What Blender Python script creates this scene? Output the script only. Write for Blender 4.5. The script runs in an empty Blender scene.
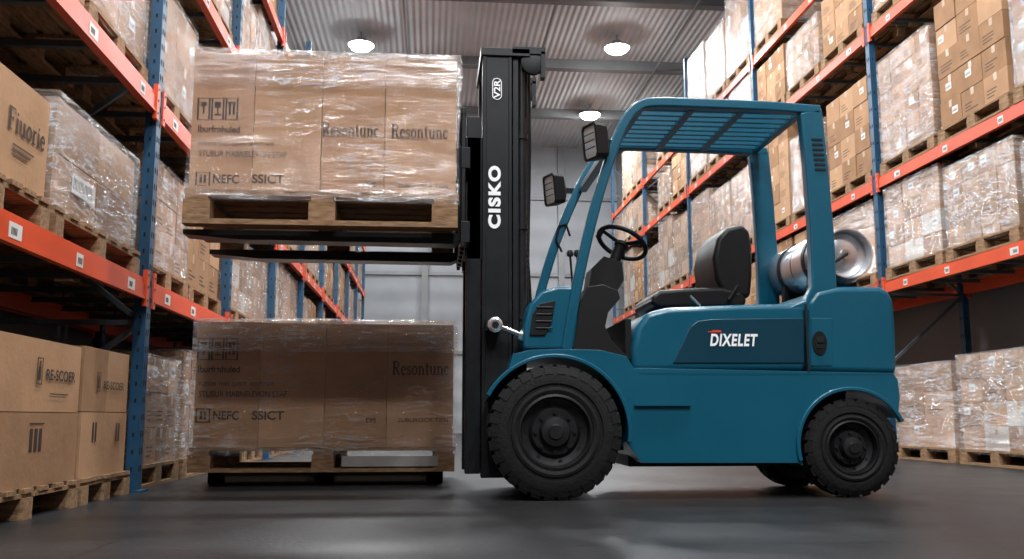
import bpy, math, random
from mathutils import Vector, Matrix
random.seed(11)
scene = bpy.context.scene
COL = scene.collection

# ------------------------------------------------------------------ camera
F = 950.0
PITCH = math.radians(8.3)
YAW = math.radians(4.88)
CAMZ = 0.43
cd = bpy.data.cameras.new("camera")
cam = bpy.data.objects.new("camera", cd)
COL.objects.link(cam)
cam.location = (0, 0, CAMZ)
cam.rotation_euler = (math.pi/2 + PITCH, 0, -YAW)
cd.sensor_width = 36
cd.lens = F/1024*36
cd.clip_start = 0.05
scene.camera = cam
fw = Vector((math.sin(YAW)*math.cos(PITCH), math.cos(YAW)*math.cos(PITCH), math.sin(PITCH)))
rt = Vector((math.cos(YAW), -math.sin(YAW), 0))
up = rt.cross(fw)
def ray(px, py): return fw*F + rt*(px-512) + up*(279.5-py)
def q(px, py, Y=5.12):
    """surveyed (X,Z) of a point lying in the vertical plane y=Y"""
    d = ray(px, py); t = Y/d.y
    return (d.x*t, CAMZ + d.z*t)
def qx(px, py, X):
    """surveyed (Y,Z) of a point in the vertical plane x=X"""
    d = ray(px, py); t = X/d.x
    return (d.y*t, CAMZ + d.z*t)
def qz(px, py, Z):
    d = ray(px, py); t = (Z-CAMZ)/d.z
    return (d.x*t, d.y*t)

# ------------------------------------------------------------------ materials
M = {}
def nodes(name):
    m = bpy.data.materials.new(name)
    m.use_nodes = True
    nt = m.node_tree
    b = nt.nodes["Principled BSDF"]
    M[name] = m
    return m, nt, b
def mat(name, col, rough=0.5, metal=0.0, noise=0.0, nscale=8.0, coat=0.0, bump=0.0, bscale=60.0, emit=None, estr=0, stretch=(1,1,1), spec=None, coatr=0.15):
    m, nt, b = nodes(name)
    b.inputs["Base Color"].default_value = (*col, 1)
    b.inputs["Roughness"].default_value = rough
    b.inputs["Metallic"].default_value = metal
    b.inputs["Coat Weight"].default_value = coat
    b.inputs["Coat Roughness"].default_value = coatr
    if spec is not None: b.inputs["Specular IOR Level"].default_value = spec
    tc = nt.nodes.new("ShaderNodeTexCoord")
    mp = nt.nodes.new("ShaderNodeMapping")
    mp.inputs["Scale"].default_value = stretch
    nt.links.new(tc.outputs["Object"], mp.inputs["Vector"])
    n = nt.nodes.new("ShaderNodeTexNoise")
    n.inputs["Scale"].default_value = nscale
    n.inputs["Detail"].default_value = 5
    nt.links.new(mp.outputs[0], n.inputs["Vector"])
    if noise > 0:
        r = nt.nodes.new("ShaderNodeValToRGB")
        r.color_ramp.elements[0].position = 0.3
        r.color_ramp.elements[1].position = 0.7
        r.color_ramp.elements[0].color = (*[c*(1-noise) for c in col], 1)
        r.color_ramp.elements[1].color = (*[min(1, c*(1+noise)) for c in col], 1)
        nt.links.new(n.outputs["Fac"], r.inputs[0])
        nt.links.new(r.outputs[0], b.inputs["Base Color"])
    mr = nt.nodes.new("ShaderNodeMapRange")
    mr.inputs["To Min"].default_value = max(0, rough-0.07)
    mr.inputs["To Max"].default_value = min(1, rough+0.07)
    nt.links.new(n.outputs["Fac"], mr.inputs["Value"])
    nt.links.new(mr.outputs[0], b.inputs["Roughness"])
    if bump > 0:
        n2 = nt.nodes.new("ShaderNodeTexNoise")
        n2.inputs["Scale"].default_value = bscale
        nt.links.new(mp.outputs[0], n2.inputs["Vector"])
        bp = nt.nodes.new("ShaderNodeBump")
        bp.inputs["Strength"].default_value = bump
        bp.inputs["Distance"].default_value = 0.01
        nt.links.new(n2.outputs["Fac"], bp.inputs["Height"])
        nt.links.new(bp.outputs[0], b.inputs["Normal"])
    if emit:
        b.inputs["Emission Color"].default_value = (*emit, 1)
        b.inputs["Emission Strength"].default_value = estr
    return m

mat("card_a", (0.37, 0.215, 0.118), 0.85, noise=0.1, nscale=5, bump=0.15, bscale=30, spec=0.2)
mat("card_b", (0.28, 0.158, 0.084), 0.85, noise=0.12, nscale=6, bump=0.15, bscale=30, spec=0.2)
mat("card_c", (0.41, 0.247, 0.14), 0.85, noise=0.1, nscale=4, bump=0.15, bscale=30, spec=0.2)
mat("card_white", (0.46, 0.41, 0.35), 0.75, noise=0.08, nscale=4)
mat("card_gap", (0.05, 0.03, 0.018), 0.9)
mat("tape", (0.38, 0.25, 0.15), 0.3, noise=0.05)
mat("print_ink", (0.03, 0.016, 0.012), 0.7)
mat("label_white", (0.6, 0.6, 0.57), 0.5)
mat("wood", (0.24, 0.145, 0.08), 0.85, noise=0.4, nscale=6, stretch=(2, 9, 9), bump=0.3, bscale=20, spec=0.2)
mat("shade_skid_wood", (0.04, 0.03, 0.022), 0.85, noise=0.3, nscale=6, stretch=(2, 9, 9))  # near-black wood standing in for shade under the lower pallet
mat("board_grey", (0.30, 0.29, 0.27), 0.6, noise=0.1)
mat("rack_orange", (0.58, 0.068, 0.018), 0.42, noise=0.12, nscale=3, bump=0.03)
mat("rack_blue", (0.010, 0.058, 0.12), 0.45, noise=0.15, nscale=4)
mat("rack_grey", (0.10, 0.12, 0.14), 0.45, metal=0.5)
mat("teal_paint", (0.0008, 0.080, 0.135), 0.36, noise=0.06, nscale=3, coat=0.3, spec=0.4)
mat("teal_dark", (0.0008, 0.036, 0.062), 0.36, noise=0.05, nscale=3, coat=0.25, spec=0.4)
mat("black_steel", (0.006, 0.007, 0.0085), 0.42, noise=0.2, nscale=12, spec=0.3)
mat("black_plastic", (0.006, 0.006, 0.0068), 0.55, bump=0.1, bscale=200, spec=0.25)
mat("seat_vinyl", (0.006, 0.006, 0.0068), 0.45, bump=0.15, bscale=150, spec=0.25)
mat("rubber", (0.009, 0.009, 0.0095), 0.8, noise=0.25, nscale=20, bump=0.3, bscale=60, spec=0.25)
mat("rim_black", (0.009, 0.0095, 0.0105), 0.45, noise=0.2, nscale=14, spec=0.35)
mat("chrome", (0.7, 0.71, 0.73), 0.18, metal=1.0)
mat("aluminium", (0.82, 0.84, 0.87), 0.24, metal=0.85, noise=0.1, nscale=6)
mat("decal_white", (0.9, 0.92, 0.93), 0.45)
mat("decal_red", (0.7, 0.05, 0.02), 0.45)
mat("hole_dark", (0.003, 0.006, 0.009), 0.9)
mat("lens_glass", (0.62, 0.68, 0.72), 0.5, coat=0.3)
mat("led_panel", (1, 1, 1), 0.5, emit=(0.95, 0.99, 1.0), estr=150)
mat("fixture_metal", (0.3, 0.3, 0.31), 0.4, metal=0.6)
mat("roof_steel", (0.16, 0.165, 0.17), 0.5, noise=0.15, nscale=2)

def film(name, lo, hi, p0, p1, rough, sheen):
    m, nt, b = nodes(name)
    out = nt.nodes["Material Output"]
    tc = nt.nodes.new("ShaderNodeTexCoord")
    oi = nt.nodes.new("ShaderNodeObjectInfo")
    va = nt.nodes.new("ShaderNodeVectorMath"); va.operation = 'ADD'
    sc_ = nt.nodes.new("ShaderNodeMath"); sc_.operation = 'MULTIPLY'; sc_.inputs[1].default_value = 30
    nt.links.new(oi.outputs["Random"], sc_.inputs[0])
    nt.links.new(tc.outputs["Object"], va.inputs[0]); nt.links.new(sc_.outputs[0], va.inputs[1])
    def creases(rot, sc, scale, width):
        mp = nt.nodes.new("ShaderNodeMapping")
        mp.inputs["Scale"].default_value = sc
        mp.inputs["Rotation"].default_value = rot
        nt.links.new(va.outputs[0], mp.inputs["Vector"])
        n = nt.nodes.new("ShaderNodeTexNoise"); n.inputs["Scale"].default_value = scale; n.inputs["Detail"].default_value = 9
        n.inputs["Roughness"].default_value = 0.6; n.inputs["Distortion"].default_value = 0.5
        nt.links.new(mp.outputs[0], n.inputs["Vector"])
        ab = nt.nodes.new("ShaderNodeMath"); ab.operation = 'SUBTRACT'; ab.inputs[1].default_value = 0.5; nt.links.new(n.outputs["Fac"], ab.inputs[0])
        a2 = nt.nodes.new("ShaderNodeMath"); a2.operation = 'ABSOLUTE'; nt.links.new(ab.outputs[0], a2.inputs[0])
        cr = nt.nodes.new("ShaderNodeMapRange"); cr.inputs["From Min"].default_value = 0.0; cr.inputs["From Max"].default_value = width; cr.inputs["To Min"].default_value = hi; cr.inputs["To Max"].default_value = 0
        nt.links.new(a2.outputs[0], cr.inputs["Value"])
        return n, cr
    n, c1 = creases((0.1, 0.25, 0.0), (1.0, 1.0, 6.0), 2.6, 0.014)
    n_b, c2 = creases((0.2, -0.75, 0.2), (1.0, 1.0, 7.0), 2.0, 0.010)
    mxx = nt.nodes.new("ShaderNodeMath"); mxx.operation = 'MAXIMUM'; nt.links.new(c1.outputs[0], mxx.inputs[0]); nt.links.new(c2.outputs[0], mxx.inputs[1])
    n3 = nt.nodes.new("ShaderNodeTexNoise"); n3.inputs["Scale"].default_value = 2.4; nt.links.new(va.outputs[0], n3.inputs["Vector"])
    r3 = nt.nodes.new("ShaderNodeMapRange"); r3.inputs["From Min"].default_value = p0; r3.inputs["From Max"].default_value = p1
    nt.links.new(n3.outputs["Fac"], r3.inputs["Value"])
    mu = nt.nodes.new("ShaderNodeMath"); mu.operation = 'MULTIPLY'; nt.links.new(mxx.outputs[0], mu.inputs[0]); nt.links.new(r3.outputs[0], mu.inputs[1])
    ad = nt.nodes.new("ShaderNodeMath"); ad.operation = 'ADD'; ad.inputs[1].default_value = lo; ad.use_clamp = True; nt.links.new(mu.outputs[0], ad.inputs[0])
    bp = nt.nodes.new("ShaderNodeBump"); bp.inputs["Strength"].default_value = 1.0; bp.inputs["Distance"].default_value = 0.06
    nt.links.new(n.outputs["Fac"], bp.inputs["Height"])
    b.inputs["Base Color"].default_value = (0.8, 0.83, 0.85, 1)
    b.inputs["Roughness"].default_value = rough
    nt.links.new(bp.outputs[0], b.inputs["Normal"])
    tr = nt.nodes.new("ShaderNodeBsdfTransparent")
    mx = nt.nodes.new("ShaderNodeMixShader")
    nt.links.new(ad.outputs[0], mx.inputs[0]); nt.links.new(tr.outputs[0], mx.inputs[1]); nt.links.new(b.outputs[0], mx.inputs[2])
    gl = nt.nodes.new("ShaderNodeBsdfGlossy"); gl.inputs["Roughness"].default_value = 0.1; gl.inputs["Color"].default_value = (1,1,1,1)
    nt.links.new(bp.outputs[0], gl.inputs["Normal"])
    mg = nt.nodes.new("ShaderNodeMixShader"); mg.inputs[0].default_value = sheen
    nt.links.new(mx.outputs[0], mg.inputs[1]); nt.links.new(gl.outputs[0], mg.inputs[2])
    nt.links.new(mg.outputs[0], out.inputs[0])
film("stretch_film", 0.0, 0.6, 0.42, 0.64, 0.2, 0.07)
film("stretch_film_heavy", 0.05, 0.9, 0.28, 0.5, 0.2, 0.16)

def floor_mat():
    m, nt, b = nodes("concrete_floor")
    tc = nt.nodes.new("ShaderNodeTexCoord")
    n = nt.nodes.new("ShaderNodeTexNoise"); n.inputs["Scale"].default_value = 1.1; n.inputs["Detail"].default_value = 9; n.inputs["Roughness"].default_value = 0.65
    nt.links.new(tc.outputs["Object"], n.inputs["Vector"])
    r = nt.nodes.new("ShaderNodeValToRGB")
    r.color_ramp.elements[0].position = 0.3; r.color_ramp.elements[0].color = (0.010, 0.010, 0.0105, 1)
    r.color_ramp.elements[1].position = 0.75; r.color_ramp.elements[1].color = (0.024, 0.0242, 0.025, 1)
    nt.links.new(n.outputs["Fac"], r.inputs[0])
    br = nt.nodes.new("ShaderNodeTexBrick"); br.offset = 0
    br.inputs["Scale"].default_value = 1.0
    br.inputs["Brick Width"].default_value = 4.0; br.inputs["Row Height"].default_value = 4.0
    br.inputs["Mortar Size"].default_value = 0.008
    br.inputs["Color1"].default_value = (1, 1, 1, 1); br.inputs["Color2"].default_value = (0.95, 0.95, 0.95, 1); br.inputs["Mortar"].default_value = (0.5, 0.5, 0.5, 1)
    mp = nt.nodes.new("ShaderNodeMapping"); mp.inputs["Location"].default_value = (1.1, 0.7, 0)
    nt.links.new(tc.outputs["Object"], mp.inputs["Vector"]); nt.links.new(mp.outputs[0], br.inputs["Vector"])
    mu = nt.nodes.new("ShaderNodeMix"); mu.data_type = 'RGBA'; mu.blend_type = 'MULTIPLY'; mu.inputs[0].default_value = 1
    nt.links.new(r.outputs[0], mu.inputs[6]); nt.links.new(br.outputs[0], mu.inputs[7])
    nt.links.new(mu.outputs[2], b.inputs["Base Color"])
    mr = nt.nodes.new("ShaderNodeMapRange"); mr.inputs["To Min"].default_value = 0.22; mr.inputs["To Max"].default_value = 0.5
    nt.links.new(n.outputs["Fac"], mr.inputs["Value"]); nt.links.new(mr.outputs[0], b.inputs["Roughness"])
    n2 = nt.nodes.new("ShaderNodeTexNoise"); n2.inputs["Scale"].default_value = 40
    nt.links.new(tc.outputs["Object"], n2.inputs["Vector"])
    bp = nt.nodes.new("ShaderNodeBump"); bp.inputs["Strength"].default_value = 0.15; bp.inputs["Distance"].default_value = 0.01
    nt.links.new(n2.outputs["Fac"], bp.inputs["Height"]); nt.links.new(bp.outputs[0], b.inputs["Normal"])
    b.inputs["Specular IOR Level"].default_value = 0.22
floor_mat()

def ribbed(name, col, axis, scale, rough=0.6, strength=0.6):
    m, nt, b = nodes(name)
    tc = nt.nodes.new("ShaderNodeTexCoord")
    w = nt.nodes.new("ShaderNodeTexWave"); w.wave_type = 'BANDS'; w.bands_direction = axis; w.inputs["Scale"].default_value = scale
    nt.links.new(tc.outputs["Object"], w.inputs["Vector"])
    bp = nt.nodes.new("ShaderNodeBump"); bp.inputs["Strength"].default_value = strength; bp.inputs["Distance"].default_value = 0.05
    nt.links.new(w.outputs["Fac"], bp.inputs["Height"]); nt.links.new(bp.outputs[0], b.inputs["Normal"])
    n = nt.nodes.new("ShaderNodeTexNoise"); n.inputs["Scale"].default_value = 0.6; n.inputs["Detail"].default_value = 6
    nt.links.new(tc.outputs["Object"], n.inputs["Vector"])
    r = nt.nodes.new("ShaderNodeValToRGB")
    r.color_ramp.elements[0].position = 0.3; r.color_ramp.elements[1].position = 0.75
    r.color_ramp.elements[0].color = (*[c*0.8 for c in col], 1); r.color_ramp.elements[1].color = (*[c*1.2 for c in col], 1)
    nt.links.new(n.outputs["Fac"], r.inputs[0]); nt.links.new(r.outputs[0], b.inputs["Base Color"])
    b.inputs["Roughness"].default_value = rough
ribbed("ceiling_sheet", (0.50, 0.515, 0.53), 'X', 2.4, 0.7, 0.45)
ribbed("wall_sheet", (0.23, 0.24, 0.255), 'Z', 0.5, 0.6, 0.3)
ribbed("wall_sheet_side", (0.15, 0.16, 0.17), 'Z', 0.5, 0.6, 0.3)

# ------------------------------------------------------------------ mesh builder
class MB:
    def __init__(s): s.v = []; s.f = []; s.m = []; s.mats = []
    def mi(s, name):
        if name not in s.mats: s.mats.append(name)
        return s.mats.index(name)
    def add(s, vs, fs, mt):
        o = len(s.v); s.v += [tuple(v) for v in vs]; k = s.mi(mt)
        for f in fs: s.f.append(tuple(i+o for i in f)); s.m.append(k)
    def box(s, x0, x1, y0, y1, z0, z1, mt):
        if x0 > x1: x0, x1 = x1, x0
        if y0 > y1: y0, y1 = y1, y0
        if z0 > z1: z0, z1 = z1, z0
        s.add([(x0,y0,z0),(x1,y0,z0),(x1,y1,z0),(x0,y1,z0),(x0,y0,z1),(x1,y0,z1),(x1,y1,z1),(x0,y1,z1)],
              [(3,2,1,0),(4,5,6,7),(0,1,5,4),(1,2,6,5),(2,3,7,6),(3,0,4,7)], mt)
    def beam(s, p0, p1, w, h, mt, upv=(0,0,1)):
        p0 = Vector(p0); p1 = Vector(p1); d = (p1-p0).normalized(); u = Vector(upv)
        if abs(d.dot(u)) > 0.98: u = Vector((1,0,0))
        a = d.cross(u).normalized(); c = a.cross(d).normalized()
        vs = []
        for p in (p0, p1):
            for i, j in ((-1,-1),(1,-1),(1,1),(-1,1)): vs.append(p + a*i*w/2 + c*j*h/2)
        s.add(vs, [(3,2,1,0),(4,5,6,7),(0,1,5,4),(1,2,6,5),(2,3,7,6),(3,0,4,7)][:], mt)
    def lathe(s, c, axis, prof, mt, seg=32, ref=None):
        c = Vector(c); ax = Vector(axis).normalized()
        u = ax.orthogonal().normalized(); w = ax.cross(u)
        vs = []; n = len(prof)
        for k in range(seg):
            a = 2*math.pi*k/seg; r = u*math.cos(a)+w*math.sin(a)
            for (rr, h) in prof: vs.append(c + ax*h + r*max(rr, 1e-4))
        fs = []
        for k in range(seg):
            k2 = (k+1) % seg
            for i in range(n-1): fs.append((k*n+i, k2*n+i, k2*n+i+1, k*n+i+1))
        s.add(vs, fs, mt)
    def cyl(s, p0, p1, r, mt, seg=20, r1=None):
        p0 = Vector(p0); p1 = Vector(p1); L = (p1-p0).length
        s.lathe(p0, p1-p0, [(0,0),(r,0),(r if r1 is None else r1,L),(0,L)], mt, seg)
    def prism(s, pts, y0, y1, mt):
        n = len(pts)
        vs = [(x,y0,z) for x,z in pts] + [(x,y1,z) for x,z in pts]
        area = sum(pts[i][0]*pts[(i+1)%n][1]-pts[(i+1)%n][0]*pts[i][1] for i in range(n))
        fs = [tuple(range(n)), tuple(reversed(range(n, 2*n)))]
        fs += [(i+n, (i+1)%n+n, (i+1)%n, i) for i in range(n)]
        if area < 0: fs = [tuple(reversed(f)) for f in fs]
        s.add(vs, fs, mt)
    def strip(s, path, t, y0, y1, mt):
        n = len(path); L = []; R = []
        for i in range(n):
            a = Vector(path[max(i-1,0)]); b = Vector(path[min(i+1,n-1)]); d = (b-a).normalized()
            nn = Vector((-d.y, d.x)); p = Vector(path[i]); tt = t[i] if isinstance(t, (list,tuple)) else t
            L.append(p+nn*tt/2); R.append(p-nn*tt/2)
        vs = []
        for i in range(n):
            vs += [(L[i].x,y0,L[i].y),(L[i].x,y1,L[i].y),(R[i].x,y1,R[i].y),(R[i].x,y0,R[i].y)]
        fs = [(0,1,2,3), tuple(4*(n-1)+k for k in (3,2,1,0))]
        for i in range(n-1):
            for k in range(4): fs.append((4*i+k, 4*(i+1)+k, 4*(i+1)+(k+1)%4, 4*i+(k+1)%4))
        s.add(vs, fs, mt)
    def tube(s, pts, r, mt, seg=10):
        pts = [Vector(p) for p in pts]; n = len(pts); vs = []; pu = None
        for i in range(n):
            d = (pts[min(i+1,n-1)]-pts[max(i-1,0)]).normalized()
            u = d.orthogonal().normalized() if pu is None else (pu - d*pu.dot(d)).normalized()
            pu = u; w = d.cross(u)
            for k in range(seg):
                a = 2*math.pi*k/seg; vs.append(pts[i]+(u*math.cos(a)+w*math.sin(a))*r)
        fs = []
        for i in range(n-1):
            for k in range(seg): fs.append((i*seg+k, i*seg+(k+1)%seg, (i+1)*seg+(k+1)%seg, (i+1)*seg+k))
        fs.append(tuple(reversed(range(seg)))); fs.append(tuple((n-1)*seg+k for k in range(seg)))
        s.add(vs, fs, mt)
    def torus(s, c, axis, R, r, mt, seg=40, seg2=10):
        prof = [(R+r*math.cos(2*math.pi*k/seg2), r*math.sin(2*math.pi*k/seg2)) for k in range(seg2+1)]
        s.lathe(c, axis, prof, mt, seg)
    def pallet(s, x0, x1, y0, y1, z0, h=0.14):
        L = x1-x0; D = y1-y0; b = h*0.15
        for i in range(3):
            yc = y0+0.05+(D-0.1)*i/2
            s.box(x0, x1, yc-0.05, yc+0.05, z0, z0+b, "wood")
            for k in range(3):
                xc = x0+0.07+(L-0.14)*k/2
                s.box(xc-0.07, xc+0.07, yc-0.049, yc+0.049, z0+b, z0+h-2*b, "wood")
        for k in range(3):
            xc = x0+0.07+(L-0.14)*k/2
            s.box(xc-0.06, xc+0.06, y0+0.002, y1-0.002, z0+h-2*b, z0+h-b, "wood")
        nb = 7
        for i in range(nb):
            yc = y0+0.055+(D-0.11)*i/(nb-1)
            j = random.uniform(-0.006, 0.006)
            s.box(x0+j, x1+j, yc-0.052, yc+0.052, z0+h-b, z0+h, "wood")
    def film_box(s, x0, x1, y0, y1, z0, z1, n=7, j=0.006, mt="stretch_film"):
        def grid(o, a, b, nrm):
            vs = []; fs = []
            for p in range(n+1):
                for k in range(n+1):
                    e = 0 if p in (0,n) or k in (0,n) else random.uniform(0, j)
                    vs.append(Vector(o)+Vector(a)*p/n+Vector(b)*k/n+Vector(nrm)*e)
            for p in range(n):
                for k in range(n):
                    i = p*(n+1)+k; fs.append((i, i+n+1, i+n+2, i+1))
            s.add(vs, fs, mt)
        W = x1-x0; D = y1-y0; H = z1-z0
        grid((x0,y0,z0),(W,0,0),(0,0,H),(0,-1,0)); grid((x1,y0,z0),(0,D,0),(0,0,H),(1,0,0))
        grid((x1,y1,z0),(-W,0,0),(0,0,H),(0,1,0)); grid((x0,y1,z0),(0,-D,0),(0,0,H),(-1,0,0))
        grid((x0,y0,z1),(W,0,0),(0,D,0),(0,0,1))
    def mesh(s, name, org=(0,0,0)):
        me = bpy.data.meshes.new(name)
        vv = s.v if tuple(org) == (0,0,0) else [(a-org[0], b-org[1], c-org[2]) for a, b, c in s.v]
        me.from_pydata(vv, [], s.f)
        for n in s.mats: me.materials.append(M[n])
        me.polygons.foreach_set("material_index", s.m)
        me.polygons.foreach_set("use_smooth", [True]*len(s.f))
        me.update(); me.set_sharp_from_angle(angle=math.radians(32))
        return me
    def obj(s, name, parent=None, bevel=0, seg=3, fixn=False, center=False):
        org = (0,0,0)
        if center:
            xs = [v[0] for v in s.v]; ys = [v[1] for v in s.v]; zs = [v[2] for v in s.v]
            org = ((min(xs)+max(xs))/2, (min(ys)+max(ys))/2, min(zs))
        me = s.mesh(name, org)
        if fixn:
            import bmesh
            bm = bmesh.new(); bm.from_mesh(me); bmesh.ops.recalc_face_normals(bm, faces=bm.faces); bm.to_mesh(me); bm.free()
        o = bpy.data.objects.new(name, me); COL.objects.link(o); o.location = org
        if bevel:
            b = o.modifiers.new("bevel", 'BEVEL'); b.width = bevel; b.segments = seg; b.limit_method = 'ANGLE'; b.angle_limit = math.radians(35); b.harden_normals = True
        if parent: adopt(o, parent)
        return o
def adopt(o, p):
    o.parent = p; o.matrix_parent_inverse = Matrix.Translation(p.location).inverted()
def empty(name, loc):
    e = bpy.data.objects.new(name, None); e.location = loc; e.empty_display_size = 0.2; COL.objects.link(e); return e

TEXTS = []
def text(s, c, w, h, mt, parent, face='-Y', rot=0, bold=0.02, shear=0, sp=1.0):
    cu = bpy.data.curves.new("lettering", 'FONT'); cu.body = s; cu.size = 1; cu.align_x = 'CENTER'; cu.align_y = 'CENTER'
    cu.offset = bold; cu.shear = shear; cu.extrude = 0.0; cu.space_character = sp; cu.materials.append(M[mt])
    o = bpy.data.objects.new("lettering", cu); COL.objects.link(o)
    TEXTS.append((o, Vector(c), w, h, face, rot, parent))
    return o
def flush_text():
    bpy.context.view_layer.update()
    for o, c, w, h, face, rot, parent in TEXTS:
        sx = w/max(o.dimensions.x, 1e-3); sy = h/max(o.dimensions.y, 1e-3)
        bb = [Vector(b) for b in o.bound_box]; cx = (min(b.x for b in bb)+max(b.x for b in bb))/2; cy = (min(b.y for b in bb)+max(b.y for b in bb))/2
        base = Matrix.Rotation(math.pi/2, 4, 'X')
        if face == '+X': base = Matrix.Rotation(math.pi/2, 4, 'Z') @ base
        if face == '-X': base = Matrix.Rotation(-math.pi/2, 4, 'Z') @ base
        mtx = Matrix.Translation(c) @ base @ Matrix.Rotation(rot, 4, 'Z') @ Matrix.Diagonal((sx, sy, 1, 1)) @ Matrix.Translation((-cx, -cy, 0))
        loc, r, sc = mtx.decompose()
        o.location = loc; o.rotation_euler = r.to_euler(); o.scale = sc
        if parent: adopt(o, parent)

# slab-serif lettering drawn as strokes on a unit grid (x-height 0.66, cap 1.0)
def arcp(cx, cy, rx, ry, a0, a1, n=10):
    return [(cx+rx*math.cos(math.radians(a0+(a1-a0)*k/n)), cy+ry*math.sin(math.radians(a0+(a1-a0)*k/n))) for k in range(n+1)]
TH, TN = 0.17, 0.07
GL = {
 'R': (0.80, [(TH,[(0.18,0),(0.18,1)]),(TN,[(0.02,0.97),(0.42,0.97)]),(TN,[(0.03,0.03),(0.34,0.03)]),(0.11,[(0.2,0.95)]+arcp(0.4,0.74,0.2,0.21,90,-90)+[(0.2,0.52)]),(0.14,[(0.36,0.5),(0.5,0.3),(0.62,0.05)]),(TN,[(0.56,0.03),(0.8,0.03)])]),
 'e': (0.54, [(TN,[(0.1,0.36),(0.42,0.36)]),(0.12,arcp(0.26,0.33,0.18,0.3,5,320,16))]),
 's': (0.46, [(0.11,arcp(0.22,0.47,0.13,0.15,40,250,8)+arcp(0.21,0.19,0.15,0.15,70,-140,8)),(TN,[(0.36,0.62),(0.36,0.44)]),(TN,[(0.06,0.22),(0.06,0.02)])]),
 'o': (0.58, [(0.12,arcp(0.28,0.33,0.19,0.29,0,360,20))]),
 'n': (0.66, [(0.13,[(0.16,0),(0.16,0.62)]),(TN,[(0.03,0.61),(0.16,0.61)]),(TN,[(0.03,0.03),(0.3,0.03)]),(0.1,arcp(0.32,0.42,0.16,0.2,150,0,8)),(0.13,[(0.49,0.45),(0.49,0)]),(TN,[(0.37,0.03),(0.63,0.03)])]),
 't': (0.42, [(0.13,[(0.19,0.85),(0.19,0.14)]),(TN,[(0.03,0.62),(0.37,0.62)]),(0.09,arcp(0.29,0.15,0.1,0.12,180,310,6))]),
 'u': (0.66, [(0.13,[(0.15,0.64),(0.15,0.2)]),(TN,[(0.02,0.61),(0.15,0.61)]),(0.1,arcp(0.31,0.22,0.16,0.19,180,350,8)),(0.13,[(0.49,0.64),(0.49,0)]),(TN,[(0.36,0.61),(0.49,0.61)]),(TN,[(0.49,0.03),(0.62,0.03)])]),
 'c': (0.50, [(0.12,arcp(0.27,0.33,0.18,0.29,45,320,14)),(0.1,[(0.39,0.55),(0.41,0.46)])]),
 'F': (0.68, [(TH,[(0.18,0),(0.18,1)]),(TN,[(0.03,0.03),(0.36,0.03)]),(TN,[(0.03,0.97),(0.62,0.97)]),(TN,[(0.6,0.98),(0.6,0.78)]),(TN,[(0.18,0.52),(0.48,0.52)]),(TN,[(0.46,0.62),(0.46,0.42)])]),
 'i': (0.32, [(0.13,[(0.16,0),(0.16,0.64)]),(TN,[(0.03,0.61),(0.16,0.61)]),(TN,[(0.03,0.03),(0.3,0.03)]),(0.13,[(0.16,0.78),(0.16,0.9)])]),
 'r': (0.46, [(0.13,[(0.16,0),(0.16,0.64)]),(TN,[(0.03,0.61),(0.16,0.61)]),(TN,[(0.03,0.03),(0.32,0.03)]),(0.1,arcp(0.32,0.46,0.13,0.15,150,60,6))]),
}
def serif(mb, s, origin, ux, uz, w, h, nrm, mt="print_ink"):
    tot = sum(GL[c][0] for c in s); sx = w/tot; x = 0
    O = Vector(origin); ux = Vector(ux); uz = Vector(uz); N = Vector(nrm)
    lay = 0
    for c in s:
        adv, strokes = GL[c]
        for th, pl in strokes:
            lay += 1; off = N*(0.0003+0.00004*(lay % 6))
            L = []; R = []; n = len(pl)
            P3 = [Vector(((x+p[0])*sx, p[1]*h)) for p in pl]; t = th*min(sx*1.0, h)*1.1
            for i in range(n):
                d = (P3[min(i+1,n-1)]-P3[max(i-1,0)]).normalized(); nn = Vector((-d.y, d.x))
                L.append(P3[i]+nn*t/2); R.append(P3[i]-nn*t/2)
            vs = [O+ux*p.x+uz*p.y+off for p in L]+[O+ux*p.x+uz*p.y+off for p in R]
            mb.add(vs, [(i+n, i+1+n, i+1, i) for i in range(n-1)], mt)
        x += adv

# ------------------------------------------------------------------ room
XL, XR, YB, YF, H = -3.05, 6.3, 27.5, -5.0, 8.5
def slab(name, *a):
    mb = MB(); mb.box(*a); return mb.obj(name)
slab("floor", XL-0.2, XR+0.2, YF, YB+0.2, -0.1, 0, "concrete_floor")
slab("ceiling", XL-0.2, XR+0.2, YF, YB+0.2, H, H+0.1, "ceiling_sheet")
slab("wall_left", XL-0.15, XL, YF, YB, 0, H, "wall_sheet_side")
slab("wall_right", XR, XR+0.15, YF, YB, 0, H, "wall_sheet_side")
mb = MB(); mb.box(XL, XR, YB, YB+0.15, 0, H, "wall_sheet"); 
mb.obj("wall_back")
mb = MB()
for x in (-2.2, -0.2, 1.8, 3.8, 5.6): mb.box(x-0.09, x+0.09, YB-0.14, YB, 0, H, "roof_steel")
for z in (2.3, 4.6, 6.9): mb.box(XL, XR, YB-0.06, YB, z-0.05, z+0.05, "roof_steel")
mb.obj("trim_1")
mb = MB()
for y in (17.0, 20.5, 24.0): 
    mb.box(XL, XR, y-0.05, y+0.05, H-0.22, H, "roof_steel"); mb.box(XL, XR, y-0.11, y+0.11, H-0.24, H-0.22, "roof_steel")
for y in (0.5, 5, 9.5, 14): mb.box(XL, XR, y-0.05, y+0.05, H-0.22, H, "roof_steel")
for x in (-0.6, 2.3, 5.0): mb.box(x-0.02, x+0.02, YF, YB, H-0.26, H-0.22, "roof_steel")
mb.obj("trim_2")

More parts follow.
